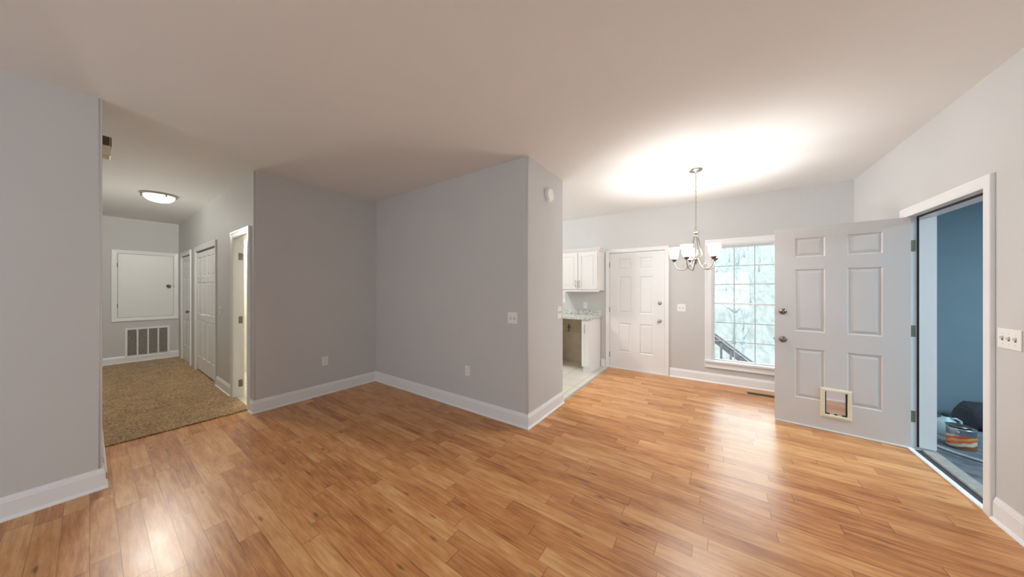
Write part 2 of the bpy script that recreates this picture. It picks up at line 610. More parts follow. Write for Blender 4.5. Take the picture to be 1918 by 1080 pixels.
def dup(root, loc, rotz=None, label=None):
    r = root.copy(); sc.collection.objects.link(r); r.location = loc
    if rotz is not None: r.rotation_euler = (0, 0, rotz)
    if label: r['label'] = label
    for ch in list(root.children):
        c = ch.copy(); sc.collection.objects.link(c); c.parent = r
        for g in list(ch.children):
            d = g.copy(); sc.collection.objects.link(d); d.parent = c
    return r


B = bmesh.new

# ------------------------------------------------------------------ room shell
def wall(name, axis, t0, t1, u0, u1, holes=(), z0=0.0, z1=H, mat='wall', label=None):
    """axis 'x': plane facing x, u runs along y; axis 'y': plane facing y, u runs along x"""
    us = sorted({u0, u1, *[h[0] for h in holes], *[h[1] for h in holes]})
    vs = sorted({z0, z1, *[h[2] for h in holes], *[h[3] for h in holes]})
    def solid(i, j):
        cu, cv = (us[i] + us[i + 1]) / 2, (vs[j] + vs[j + 1]) / 2
        return not any(h[0] < cu < h[1] and h[2] < cv < h[3] for h in holes)
    put = (lambda u, v, t: (t, u, v)) if axis == 'x' else (lambda u, v, t: (u, t, v))
    bm = grid_slab(B(), us, vs, solid, t0, t1, put)
    return struct(name, bm, mat, label)


KD0, KD1, KDZ = -1.545, -0.655, 2.04        # kitchen-side door in the back wall
WX0, WX1, WZ0, WZ1 = -0.025, 0.755, 0.31, 2.05   # dining window
BD0, BD1 = -5.06, -4.47                      # bathroom opening in hall wall
CD0, CD1 = -7.36, -6.0                       # bifold closet
FARD0, FARD1 = -8.72, -7.88                  # far hall door
ZD = 2.04

wall('wall_left', 'x', XL - 0.12, XL, YBACK, YH0)
wall('wall_hall_left', 'y', YH0 - 0.12, YH0, XHB - 0.12, XL - 0.12)
wall('wall_hall_end', 'x', XHB - 0.12, XHB, YH0, YH1)
wall('wall_hall_right', 'y', YH1, YH1 + 0.1, XHB - 0.12, XN, holes=[(BD0, BD1, 0, ZD), (CD0, CD1, 0, ZD), (FARD0, FARD1, 0, ZD)])
wall('wall_recess_left', 'x', XN - 0.12, XN, YH1 + 0.1, YN)
wall('wall_recess_back', 'y', YN, YN + 0.12, XN - 0.12, XS)
wall('wall_recess_side', 'x', XS - 0.12, XS, YN + 0.12, YK)
wall('wall_kitchen_near', 'y', YK - 0.12, YK, -4.3, XS - 0.12, mat='kitwall')
wall('wall_kitchen_left', 'x', -4.42, -4.3, YK - 0.12, YB, mat='kitwall')
wall('wall_back', 'y', YB, YB + 0.15, -4.42, XR + 0.15, holes=[(KD0, KD1, 0, KDZ), (WX0, WX1, WZ0, WZ1)])
wall('wall_right', 'x', XR, XR + 0.15, YBACK, YB, holes=[(FD0 - 0.021, FD1 + 0.021, 0, FDZ + 0.021)])
wall('wall_front', 'y', YBACK - 0.13, YBACK, XL - 0.12, XR + 0.15, holes=[(-2.8, -1.6, 0.6, 2.1), (-0.75, 1.15, 0.6, 2.1)])

bm = B(); box(bm, XHB - 0.12, XR + 0.15, YBACK - 0.13, YB + 0.15, H, H + 0.12)
struct('ceiling', bm, 'ceiling')

CARP = -4.43
bm = B()
us, vs = [CARP, XS, XR + 0.03], [YBACK, YN + 0.06, YB + 0.05]
grid_slab(bm, us, vs, lambda i, j: not (i == 0 and j == 1), -0.04, 0.0, lambda u, v, t: (u, v, t))
struct('floor', bm, 'floor', 'honey oak strip floor running through the living and dining area')
bm = B(); box(bm, -4.42, XS, YN + 0.06, YB + 0.05, -0.04, 0.0)
struct('floor_kitchen', bm, 'tile', 'pale tile floor of the kitchen')
# carpet: real surface relief, slightly proud of the wood
bm = B()
nx, ny = 150, 34
x0, x1, y0, y1 = XHB, CARP + 0.005, YH0, YH1 + 0.02
grid = []
for i in range(nx + 1):
    rowv = []
    for j in range(ny + 1):
        edge = (i == nx)
        rowv.append(bm.verts.new((x0 + (x1 - x0) * i / nx + (random.uniform(-0.006, 0.008) if edge else 0), y0 + (y1 - y0) * j / ny,
                                  0.010 + random.uniform(-0.0025, 0.0025))))
    grid.append(rowv)
for i in range(nx):
    for j in range(ny):
        f = bm.faces.new((grid[i][j], grid[i + 1][j], grid[i + 1][j + 1], grid[i][j + 1])); f.smooth = True
low = [bm.verts.new((v.co.x + 0.002, v.co.y, -0.002)) for v in grid[nx]]
for j in range(ny):
    bm.faces.new((grid[nx][j], low[j], low[j + 1], grid[nx][j + 1]))
struct('floor_hall_carpet', bm, 'carpet', 'tan cut pile carpet of the hallway')
bm = B(); box(bm, XHB - 1.2, CARP, YH0 - 0.12, YN, -0.04, 0.0)
struct('floor_hall_base', bm, 'tile')

# rounded outside corners of the plastered walls
for cx_, cy_ in ((XS - 0.0115, YN + 0.0115), (XL - 0.0115, YH0 - 0.0115), (XN - 0.0115, YH1 + 0.0115)):
    bm = B(); cyl(bm, (cx_, cy_, 0.0), (cx_, cy_, H - 0.001), 0.0125, seg=24)
    struct('trim_corner', bm, 'wall')

# baseboards
BB = [(0, 0), (0.027, 0), (0.026, 0.007), (0.020, 0.016), (0.014, 0.019), (0.014, 0.108), (0.011, 0.117), (0.010, 0.124), (0.006, 0.132), (0.004, 0.142), (0, 0.142)]
def baseboard(name, pts, prof=BB):
    bm = sweep(B(), [(x, y, 0) for x, y in pts], (0, 0, 1), prof)
    return struct(name, bm, 'trim')
# path directions chosen so that Z x d points into the room
baseboard('baseboard_left', [(XL - 0.11, YH0), (XL, YH0), (XL, YBACK)])
baseboard('baseboard_recess', [(XS, YK), (XS, YN), (XN, YN), (XN, YH1), (BD1 + 0.09, YH1)])
baseboard('baseboard_hall_right', [(BD0 - 0.10, YH1), (CD1 + 0.075, YH1)])
baseboard('baseboard_hall_end', [(XHB, FARD0 and YH1), (XHB, YH0), (-3.8, YH0)])
baseboard('baseboard_back', [(XR, FD1 + 0.085), (XR, YB), (KD1 + 0.07, YB)])
baseboard('baseboard_right', [(XR, YBACK), (XR, FD0 - 0.085)])
baseboard('baseboard_front', [(XL, YBACK), (XR, YBACK)])
bm = B(); box(bm, -1.69, KD0 - 0.065, YB - 0.014, YB, 0, 0.13)
struct('baseboard_kitchen', bm, 'trim')
bm = sweep(B(), [(XS - 0.012, YK + 0.0, 0), (XS - 0.012, YB - 0.015, 0)], (0, 0, 1), [(0.018, 0), (0.012, 0.006), (-0.012, 0.006), (-0.018, 0)])
struct('trim_kitchen_threshold', bm, 'alu')

# casings: profile (outward from opening, proud of wall)
CS = [(0, 0), (0, 0.011), (0.012, 0.014), (0.045, 0.017), (0.060, 0.020), (0.072, 0.020), (0.075, 0.017), (0.075, 0)]
def casing(name, axis, t, u0, u1, z1, sgn, z0=0.0, closed=False, prof=CS):
    """casing on plane axis=t round the opening u0..u1; sgn = direction of the room"""
    if axis == 'x':
        P = lambda u, z: (t, u, z); N = Vector((sgn, 0, 0))
    else:
        P = lambda u, z: (u, t, z); N = Vector((0, sgn, 0))
    path = [P(u0, z0), P(u0, z1), P(u1, z1), P(u1, z0)]
    d = (Vector(path[1]) - Vector(path[0])).normalized()
    side = N.cross(d)
    out = Vector(P(u0 - 1, 0)) - Vector(P(u0, 0))
    s = 1 if side.dot(out) > 0 else -1
    bm = sweep(B(), path, N, [(a * s, b) for a, b in prof], closed)
    return struct(name, bm, 'trim')

# ------------------------------------------------------------------ doors
def panel_side(bm, xs, zs, panels, y, inward, cut=None):
    """front or back face of a panelled slab, with moulded recessed panels"""
    cache = {}
    def V(i, j):
        if (i, j) not in cache:
            cache[(i, j)] = bm.verts.new((xs[i], y, zs[j]))
        return cache[(i, j)]
    for i in range(len(xs) - 1):
        for j in range(len(zs) - 1):
            c = ((xs[i] + xs[i + 1]) / 2, (zs[j] + zs[j + 1]) / 2)
            pan = any(p[0] < c[0] < p[1] and p[2] < c[1] < p[3] for p in panels)
            ring = [V(i, j), V(i + 1, j), V(i + 1, j + 1), V(i, j + 1)]
            if not pan:
                bm.faces.new(ring)
                continue
            x0, x1, z0, z1 = xs[i], xs[i + 1], zs[j], zs[j + 1]
            for ins, dep in ((0.010, 0.009), (0.018, 0.009), (0.040, 0.002), (0.043, 0.002)):
                nr = [bm.verts.new((a, y + inward * dep, b)) for a, b in ((x0 + ins, z0 + ins), (x1 - ins, z0 + ins), (x1 - ins, z1 - ins), (x0 + ins, z1 - ins))]
                for k in range(4):
                    bm.faces.new((ring[k], ring[(k + 1) % 4], nr[(k + 1) % 4], nr[k]))
                ring = nr
            bm.faces.new(ring)
    return cache


def panel_slab(w, h, t, panels, x0=0.0, z0=0.0):
    xs = sorted({x0, x0 + w, *[round(p[0], 4) for p in panels], *[round(p[1], 4) for p in panels]})
    zs = sorted({z0, z0 + h, *[round(p[2], 4) for p in panels], *[round(p[3], 4) for p in panels]})
    bm = B()
    A = panel_side(bm, xs, zs, panels, -t / 2, 1)
    C = panel_side(bm, xs, zs, panels, t / 2, -1)
    n, m = len(xs) - 1, len(zs) - 1
    loop = [(i, 0) for i in range(n)] + [(n, j) for j in range(m)] + [(i, m) for i in range(n, 0, -1)] + [(0, j) for j in range(m, 0, -1)]
    for k in range(len(loop)):
        a, b = loop[k], loop[(k + 1) % len(loop)]
        bm.faces.new((A[a], A[b], C[b], C[a]))
    return bm


def six_panels(w, z_off=0.0):
    xa0, xa1 = w * 0.175, w * 0.412
    xb0, xb1 = w * 0.575, w * 0.812
    out = []
    for a, b in ((xa0, xa1), (xb0, xb1)):
        out += [(a, b, 1.725, 1.92), (a, b, 0.965, 1.60), (a, b, 0.285, 0.79)]
    return [tuple(round(v, 4) for v in p) for p in out]


def knob(bm, p, d, s=1.0):
    """round door knob with rose, axis d"""
    lathe(bm, [(0, 0), (0.030 * s, 0), (0.031 * s, 0.004), (0.026 * s, 0.009), (0.013 * s, 0.013), (0.012 * s, 0.028), (0.020 * s, 0.034), (0.027 * s, 0.044), (0.027 * s, 0.054), (0.020 * s, 0.063), (0.0, 0.067)], 24, axis_matrix(p, d))


def deadbolt(bm, p, d, key=True):
    lathe(bm, [(0, 0), (0.031, 0), (0.031, 0.006), (0.026, 0.014), (0.017, 0.018), (0.015, 0.020), (0, 0.020)], 24, axis_matrix(p, d))


def hinge(bm, p, hgt=0.09, r=0.006):
    """knuckle barrel, vertical"""
    for k in range(5):
        z = p[2] - hgt / 2 + k * hgt / 5
        cyl(bm, (p[0], p[1], z), (p[0], p[1], z + hgt / 5 - 0.001), r, seg=10)


# --- front door, standing open into the room, outer face towards the room
FDW = 0.905
door_ang = math.atan2(0.087, 0.866)
fd = thing('door_1', 'pale grey six panel front door standing open, with a pet door low down', 'door', (1.418, 4.083, 0.018), PI - door_ang, kind='structure')
# local: x runs from hinge to free edge, +y local faces the camera (outer face at local y=0), thickness behind
# (rotated by ~180 deg, local +y points to world -y)
T = 0.044
pan = []
for a, b in ((0.155, 0.370), (0.515, 0.730)):
    pan += [(a, b, 1.708, 1.903), (a, b, 0.948, 1.583), (a, b, 0.268, 0.773)]
bm = panel_slab(0.885, 2.012, T, pan)
slab = obj('door_panel', bm, 'greydoor', fd, (0, -T / 2, 0))
# opening for the pet flap
bm = B(); box(bm, 0.367, 0.519, -0.3, 0.3, 0.151, 0.379)
cutter = obj('cutter', bm, 'greydoor', fd)
md = slab.modifiers.new('cut', 'BOOLEAN'); md.object = cutter; md.operation = 'DIFFERENCE'; md.solver = 'EXACT'
bpy.context.view_layer.update()
dg = bpy.context.evaluated_depsgraph_get()
newme = bpy.data.meshes.new_from_object(slab.evaluated_get(dg))
slab.modifiers.clear()
slab.data = newme
bpy.data.objects.remove(cutter)
# pet door frame (both faces), black seals and clear flap
bm = B()
for s in (1, -1):
    yy = 0.0 if s > 0 else -T
    pth = [(0.369, yy, 0.153), (0.517, yy, 0.153), (0.517, yy, 0.377), (0.369, yy, 0.377)]
    N = Vector((0, s, 0))
    d = Vector((1, 0, 0)); side = N.cross(d)     # first edge runs +x at the bottom; outward is -z
    sg = 1 if side.z < 0 else -1
    sweep(bm, pth, N, [(a * sg, b) for a, b in ((0, -0.02), (0, 0.010), (0.004, 0.014), (0.020, 0.014), (0.024, 0.009), (0.030, 0.009), (0.032, 0.0), (0.032, -0.0005), (0.002, -0.0005))], closed=True)
pd = obj('pet_door_frame', bm, 'cream', fd); pd['label'] = 'cream plastic pet door frame'
bm = B()
box(bm, 0.3695, 0.377, -0.028, 0.004, 0.165, 0.370)
box(bm, 0.509, 0.5165, -0.028, 0.004, 0.165, 0.370)
box(bm, 0.3695, 0.402, -0.020, 0.004, 0.1535, 0.161)
box(bm, 0.484, 0.5165, -0.020, 0.004, 0.1535, 0.161)
box(bm, 0.432, 0.454, -0.020, 0.004, 0.1535, 0.160, 0.002)
obj('seal', bm, 'black', pd)
bm = B(); box(bm, 0.378, 0.508, -0.024, -0.020, 0.164, 0.374, 0.001)
fl_ = obj('flap', bm, 'flap', pd); fl_['label'] = 'clear vinyl pet flap'
bm = B(); deadbolt(bm, (0.822, 0, 1.146), (0, 1, 0)); deadbolt(bm, (0.822, -T, 1.146), (0, -1, 0))
box(bm, 0.8195, 0.8245, 0.018, 0.022, 1.139, 1.153)
obj('deadbolt', bm, 'dark_nickel', fd)
bm = B(); knob(bm, (0.822, 0, 0.853), (0, 1, 0)); knob(bm, (0.822, -T, 0.853), (0, -1, 0))
obj('door_handle', bm, 'dark_nickel', fd)
bm = B(); box(bm, 0.885, 0.888, -0.034, -0.010, 0.825, 0.880); box(bm, 0.886, 0.897, -0.029, -0.016, 0.845, 0.862, 0.002); box(bm, 0.885, 0.888, -0.034, -0.010, 1.118, 1.174)
obj('latch', bm, 'nickel', fd)
bm = B(); box(bm, 0.0, 0.885, -0.040, 0.006, -0.014, -0.001)
sw_ = obj('door_sweep', bm, 'trim', fd); sw_['label'] = 'white bottom sweep strip'

# front door jamb, weatherstrip and sill
bm = B()
X0, X1 = XR - 0.001, XR + 0.155
us, vs = [FD0 - 0.02, FD0 + 0.0, FD1, FD1 + 0.02], [0.0, FDZ, FDZ + 0.02]
grid_slab(bm, us, vs, lambda i, j: not (i == 1 and j == 0), X0, X1, lambda u, v, t: (t, u, v))
# door stops
box(bm, XR + 0.062, X1, FD1 - 0.012, FD1, 0.02, FDZ)
box(bm, XR + 0.062, X1, FD0, FD0 + 0.012, 0.02, FDZ)
box(bm, XR + 0.062, X1, FD0 + 0.012, FD1 - 0.012, FDZ - 0.012, FDZ)
struct('trim_front_door_jamb', bm, 'trim')
bm = B()
box(bm, XR + 0.052, XR + 0.062, FD1 - 0.010, FD1, 0.02, FDZ)
box(bm, XR + 0.049, XR + 0.062, FD0, FD0 + 0.012, 0.02, FDZ)
box(bm, XR + 0.049, XR + 0.062, FD0 + 0.012, FD1 - 0.012, FDZ - 0.012, FDZ)
struct('trim_weatherstrip', bm, 'black')
bm = B()
for z in (0.28, 1.03, 1.78):
    box(bm, XR + 0.012, XR + 0.046, FD1 - 0.002, FD1 + 0.0005, z - 0.05, z + 0.05)
    hinge(bm, (XR + 0.004, FD1 - 0.006, z), 0.10, 0.007)
struct('trim_front_door_hinges', bm, 'brass')
casing('trim_front_door_casing', 'x', XR, FD0, FD1, FDZ, -1)
bm = B(); box(bm, XR - 0.012, XR + 0.018, FD0, FD1, 0.0, 0.014, 0.003)
struct('trim_threshold_nosing', bm, 'trim')
bm = B()
box(bm, XR + 0.018, XR + 0.075, FD0, FD1, -0.035, -0.006)  # dark-coloured strip drawn for the dark gap before the sill
struct('trim_threshold_gap', bm, 'mat')
bm = B()
box(bm, XR + 0.075, XR + 0.16, FD0, FD1, -0.05, 0.010, 0.004)
struct('trim_threshold_sill', bm, 'alu')

# --- door to the outside beside the kitchen
kd = thing('door_2', 'white six panel door shut beside the kitchen cabinets', 'door', (KD0 + 0.006, YB + 0.030, 0.012), 0, kind='structure')
kw = KD1 - KD0 - 0.012
obj('door_panel', panel_slab(kw, 2.02, 0.044, six_panels(kw)), 'doorpaint', kd)
bm = B(); deadbolt(bm, (kw - 0.07, -0.022, 1.158), (0, -1, 0)); box(bm, kw - 0.078, kw - 0.062, -0.056, -0.040, 1.154, 1.162, 0.002)
obj('deadbolt', bm, 'nickel', kd)
bm = B(); knob(bm, (kw - 0.07, -0.022, 0.862), (0, -1, 0))
obj('door_handle', bm, 'nickel', kd)
bm = B()
for z in (0.22, 1.02, 1.82):
    hinge(bm, (-0.004, -0.026, z), 0.09, 0.008)
obj('hinge', bm, 'dark_nickel', kd)
bm = B()
us, vs = [KD0 - 0.0, KD0 + 0.004, KD1 - 0.004, KD1], [0.0, KDZ - 0.004, KDZ]
grid_slab(bm, us, vs, lambda i, j: not (i == 1 and j == 0), YB + 0.001, YB + 0.15, lambda u, v, t: (u, t, v))
box(bm, KD0, KD1, YB + 0.054, YB + 0.07, 0, KDZ)
struct('trim_kitchen_door_jamb', bm, 'trim')
casing('trim_kitchen_door_casing', 'y', YB, KD0, KD1, KDZ, -1, prof=[(a * 0.8, b) for a, b in CS])
bm = B(); box(bm, KD0, KD1, YB - 0.012, YB + 0.054, 0.0, 0.011)
struct('trim_kitchen_door_sill', bm, 'trim')

# --- hallway doors
hd = thing('door_3', 'white door at the far end of the hallway wall', 'door', (FARD0 + 0.004, YH1 + 0.03, 0.014), 0, kind='structure')
hw = FARD1 - FARD0 - 0.008
obj('door_panel', panel_slab(hw, 2.015, 0.035, six_panels(hw)), 'doorpaint', hd)
bm = B(); knob(bm, (hw - 0.06, -0.0175, 0.97), (0, -1, 0)); obj('door_handle', bm, 'dark_nickel', hd)
casing('trim_far_hall_casing', 'y', YH1, FARD0, FARD1, ZD, -1)

cd = thing('door_4', 'white panelled bifold closet doors in the hallway wall', 'door', (CD0 + 0.004, YH1 + 0.025, 0.03), 0, kind='structure')
lw = (CD1 - CD0 - 0.008) / 4
for k in range(4):
    p = [(0.05, lw - 0.05, 1.58, 1.90), (0.05, lw - 0.05, 0.95, 1.48), (0.05, lw - 0.05, 0.22, 0.85)]
    obj('door_leaf', panel_slab(lw - 0.003, 1.985, 0.03, p), 'doorpaint', cd, (k * lw, 0, 0))
bm = B()
for k in (1, 2):
    knob(bm, (k * lw + (lw - 0.05 if k == 1 else 0.05) , -0.015, 0.95), (0, -1, 0), 0.45)
obj('door_handle', bm, 'plate', cd)
casing('trim_closet_casing', 'y', YH1, CD0, CD1, ZD, -1)
bm = B(); box(bm, CD0, CD1, YH1 + 0.06, YH1 + 0.09, 0, ZD); box(bm, FARD0, FARD1, YH1 + 0.06, YH1 + 0.09, 0, ZD)
struct('trim_closet_backing', bm, 'trim')
casing('trim_bathroom_casing', 'y', YH1, BD0, BD1, ZD, -1, prof=[(a * 1.15, b) for a, b in CS])
bm = B()
us, vs = [BD0 - 0.001, BD0 + 0.003, BD1 - 0.003, BD1 + 0.001], [0.0, ZD - 0.003, ZD + 0.001]
grid_slab(bm, us, vs, lambda i, j: not (i == 1 and j == 0), YH1 - 0.001, YH1 + 0.1, lambda u, v, t: (u, t, v))
struct('trim_bathroom_jamb', bm, 'trim')
bm = B()
for z in (0.18, 1.0, 1.82):
    box(bm, BD0 + 0.003, BD0 + 0.006, YH1 + 0.045, YH1 + 0.085, z - 0.045, z + 0.045)
struct('trim_bathroom_hinges', bm, 'dark_nickel')
# bathroom shell beyond
wall('wall_bathroom_far', 'x', -6.6, -6.5, YH1 + 0.1, YN, mat='bathwall')
wall('wall_bathroom_side', 'y', YN - 0.02, YN, -6.5, XN - 0.12, mat='bathwall')

# ------------------------------------------------------------------ dining window
wn = thing('window_1', 'tall white sash window with grid bars in the dining wall', 'window', (0, 0, 0), 0, kind='structure')
bm = B()
us, vs = [WX0, WX0 + 0.014, WX1 - 0.014, WX1], [WZ0, WZ0 + 0.014, WZ1 - 0.014, WZ1]
grid_slab(bm, us, vs, lambda i, j: not (i == 1 and j == 1), YB - 0.001, YB + 0.15, lambda u, v, t: (u, t, v))
obj('window_frame', bm, 'trim', wn)
ix0, ix1, iz0, iz1 = WX0 + 0.014, WX1 - 0.014, WZ0 + 0.014, WZ1 - 0.014
zm = 1.185
def sash(z0, z1, y, name):
    bm = B()
    us, vs = [ix0, ix0 + 0.024, ix1 - 0.024, ix1], [z0, z0 + 0.026, z1 - 0.022, z1]
    grid_slab(bm, us, vs, lambda i, j: not (i == 1 and j == 1), y, y + 0.035, lambda u, v, t: (u, t, v))
    s = obj(name, bm, 'trim', wn)
    g0, g1, h0, h1 = us[1], us[2], vs[1], vs[2]
    bm = B()
    for k in (1, 2):
        x = g0 + (g1 - g0) * k / 3
        box(bm, x - 0.006, x + 0.006, y + 0.012, y + 0.023, h0, h1)
        z = h0 + (h1 - h0) * k / 3
        box(bm, g0, g1, y + 0.0135, y + 0.0215, z - 0.006, z + 0.006)
    obj('grid_bar', bm, 'gridbar', s)
    bm = B(); box(bm, g0 - 0.004, g1 + 0.004, y + 0.0235, y + 0.0275, h0 - 0.004, h1 + 0.004)
    obj('pane', bm, 'glass', s)
sash(iz0, zm + 0.013, YB + 0.050, 'lower_sash')
sash(zm - 0.013, iz1, YB + 0.088, 'upper_sash')
bm = B()
prof = [(0, 0), (0, 0.012), (0.012, 0.016), (0.060, 0.019), (0.078, 0.022), (0.086, 0.019), (0.086, 0)]
sweep(bm, [(WX0, YB, WZ0), (WX0, YB, WZ1), (WX1, YB, WZ1), (WX1, YB, WZ0)], (0, -1, 0),
      [(a * (1 if Vector((0, -1, 0)).cross(Vector((0, 0, 1))).x < 0 else -1), b) for a, b in prof], closed=True)
obj('window_casing', bm, 'trim', wn)
bm = B(); box(bm, WX0 - 0.09, WX1 + 0.09, YB - 0.045, YB + 0.04, WZ0 - 0.004, WZ0 + 0.024, 0.004)
obj('window_sill', bm, 'trim', wn)
# unseen windows behind the camera, added and sized to let in daylight
for k, (a, b) in enumerate(((-2.8, -1.6), (-0.75, 1.15))):
    w2 = thing('window_%d' % (k + 2), 'added unseen daylight window behind the viewer, ' + ('nearer the left wall' if k == 0 else 'nearer the right wall'), 'window', (0, 0, 0), 0, kind='structure')
    bm = B()
    us, vs = [a, a + 0.06, b - 0.06, b], [0.6, 0.66, 1.33, 1.37, 2.04, 2.1]
    grid_slab(bm, us, vs, lambda i, j: not (i == 1 and j in (1, 3)), YBACK - 0.10, YBACK - 0.05, lambda u, v, t: (u, t, v))
    obj('window_frame', bm, 'trim', w2)

# ------------------------------------------------------------------ wall plates
def plate(name, label, cat, u, z, wdt, hgt, place, kind, n, group=None):
    """plate in local XZ, facing local -Y"""
    loc, rz = place
    t = thing(name, label, cat, loc, rz, group)
    bm = B(); box(bm, -wdt / 2, wdt / 2, -0.006, 0.0, -hgt / 2, hgt / 2, 0.002)
    obj('cover_plate', bm, 'plate', t)
    for k in range(n):
        x = (k - (n - 1) / 2) * 0.046
        if kind == 'outlet':
            for s in (-1, 1):
                bm = B(); box(bm, -0.016, 0.016, -0.009, -0.004, s * 0.020 - 0.013, s * 0.020 + 0.013, 0.003)
                so = obj('socket', bm, 'plate', t)
                bm = B()
                for q in (-0.006, 0.006):
                    box(bm, q - 0.0012, q + 0.0012, -0.0094, -0.0085, s * 0.020 - 0.002, s * 0.020 + 0.007)
                cyl(bm, (0, -0.0085, s * 0.020 - 0.007), (0, -0.0094, s * 0.020 - 0.007), 0.0025, seg=10)
                obj('slot', bm, 'slot', so)
        else:
            bm = B(); box(bm, x - 0.005, x + 0.005, -0.018, -0.005, -0.004, 0.012, 0.002)
            obj('toggle', bm, 'plate', t)
            bm = B(); box(bm, x - 0.0065, x + 0.0065, -0.0066, -0.0055, -0.013, 0.013)
            obj('toggle_slot', bm, 'dark_nickel', t)
    for k in range(n):
        x = (k - (n - 1) / 2) * 0.046
        for z_ in ((0,) if kind == 'outlet' else (-0.030, 0.030)):
            bm = B(); cyl(bm, (x, -0.0055, z_), (x, -0.0075, z_), 0.003, seg=10)
            obj('screw', bm, 'plate', t)
    return t

plate('power_outlet', 'white duplex outlet low on the left wall of the dark recess', 'outlet', 0, 0, 0.072, 0.117, ((XN, 1.785, 0.442), PI / 2), 'outlet', 1)
plate('power_outlet', 'white duplex outlet low on the back wall of the recess below the double switch', 'outlet', 0, 0, 0.072, 0.117, ((-2.355, YN, 0.45), 0), 'outlet', 1)
plate('power_outlet', 'white outlet above the granite counter below the upper cabinet', 'outlet', 0, 0, 0.072, 0.117, ((-1.99, YB, 1.095), 0), 'outlet', 1)
plate('light_switch', 'double switch on the recess back wall near the outer corner', 'light switch', 0, 0, 0.118, 0.117, ((-1.72, YN, 1.10), 0), 'switch', 2)
plate('light_switch', 'triple switch plate on the right wall beside the front doorway', 'light switch', 0, 0, 0.166, 0.117, ((XR, 3.025, 1.11), -PI / 2), 'switch', 3)
plate('light_switch', 'double switch between the white shut door and the dining window', 'light switch', 0, 0, 0.118, 0.117, ((-0.42, YB, 1.105), 0), 'switch', 2)
plate('light_switch', 'switch plate on the end of the short wall beside the kitchen opening', 'light switch', 0, 0, 0.118, 0.145, ((XS, 3.225, 1.12), PI / 2), 'switch', 2)
plate('light_switch', 'single switch on the hallway wall between closet and bathroom', 'light switch', 0, 0, 0.072, 0.117, ((-5.70, YH1, 1.10), 0), 'switch', 1)
plate('power_outlet', 'white plate on the kitchen back wall beside the short wall edge', 'outlet', 0, 0, 0.072, 0.23, ((-2.43, YB, 1.245), 0), 'outlet', 1)

# smoke detector on the short wall
sd = thing('smoke_detector', 'round white smoke detector high on the short wall by the kitchen opening', 'smoke detector', (XS, 2.93, 2.452))
bm = B(); lathe(bm, [(0, 0), (0.078, 0), (0.080, 0.004), (0.080, 0.016), (0.074, 0.018)], 32, axis_matrix((0, 0, 0), (1, 0, 0)))
obj('base', bm, 'plate', sd)
bm = B(); lathe(bm, [(0.074, 0.016), (0.074, 0.030), (0.066, 0.040), (0.036, 0.045), (0.034, 0.043), (0.0, 0.043)], 32, axis_matrix((0, 0, 0), (1, 0, 0)))
obj('cover', bm, 'plate', sd)
# chime box on hall wall
ch = thing('chime_box', 'small beige box with brown top on the hallway wall just past the left wall edge', 'door chime', (-3.76, YH0, 2.39))
bm = B(); box(bm, -0.06, 0.06, 0.0, 0.040, 0.0, 0.145, 0.004)
obj('housing', bm, 'cream', ch)
bm = B(); box(bm, 0.0605, 0.064, 0.004, 0.034, 0.074, 0.138); box(bm, -0.045, 0.064, 0.040, 0.043, 0.074, 0.138)
obj('grille', bm, 'brownplastic', ch)

# ------------------------------------------------------------------ hallway: access door, grille, ceiling light
ac = thing('access_door', 'square white access hatch with knob on the hallway end wall', 'access door', (XHB, 0.635, 0.79))
bm = B()
ay, az = 0.41, 1.34
sweep(bm, [(0, -ay + 0.065, 0.065), (0, ay - 0.065, 0.065), (0, ay - 0.065, az - 0.065), (0, -ay + 0.065, az - 0.065)], (1, 0, 0),
      [(-a, b) for a, b in ((0, 0), (0, 0.010), (0.010, 0.014), (0.055, 0.020), (0.065, 0.018), (0.065, 0))], closed=True)
obj('hatch_frame', bm, 'trim', ac)
bm = B(); box(bm, 0.001, 0.013, -ay + 0.072, ay - 0.072, 0.072, az - 0.072, 0.002)
obj('hatch_panel', bm, 'doorpaint', ac)
bm = B(); knob(bm, (0.013, ay - 0.135, 0.67), (1, 0, 0), 1.0); obj('knob', bm, 'dark_nickel', ac)
bm = B(); box(bm, 0.008, 0.018, ay - 0.072, ay - 0.060, 0.64, 0.70); obj('strike_plate', bm, 'nickel', ac)
for z in (0.30, 1.06):
    bm = B(); hinge(bm, (0.016, -ay + 0.068, z), 0.075, 0.007); obj('hinge', bm, 'nickel', ac)

gr = thing('return_air_grille', 'white return air grille low on the hallway end wall under the hatch', 'air grille', (XHB, 0.650, 0.075))
gw, gh = 0.275, 0.585
bm = B()
us = [-gw, -gw + 0.03]
cw = (2 * gw - 0.06 - 3 * 0.02) / 4
for k in range(4):
    us += [us[-1] + cw] + ([us[-1] + cw + 0.02] if k < 3 else [])
us += [gw]
vs = [0, 0.035, gh - 0.035, gh]
grid_slab(bm, us, vs, lambda i, j: not (j == 1 and i % 2 == 1), 0.004, 0.018, lambda u, v, t: (t, u, v))
obj('grille_frame', bm, 'trim', gr)
bm = B(); box(bm, 0.0005, 0.002, -gw + 0.01, gw - 0.01, 0.01, gh - 0.01)
ff = obj('filter', bm, 'filter', gr); ff['label'] = 'dusty grey filter behind the bars'
bm = B()
nl = 30
for k in range(nl):
    z = 0.045 + (gh - 0.09) * k / (nl - 1)
    for i in range(1, len(us) - 1, 2):
        vs_ = [(0.004, us[i], z), (0.004, us[i + 1], z), (0.012, us[i + 1], z - 0.006), (0.012, us[i], z - 0.006)]
        a = [bm.verts.new(v) for v in vs_]
        b_ = [bm.verts.new((v[0], v[1], v[2] - 0.0015)) for v in vs_]
        bm.faces.new(a); bm.faces.new(b_[::-1])
        for q in range(4):
            bm.faces.new((a[q], b_[q], b_[(q + 1) % 4], a[(q + 1) % 4]))
obj('louvre', bm, 'alu', gr)

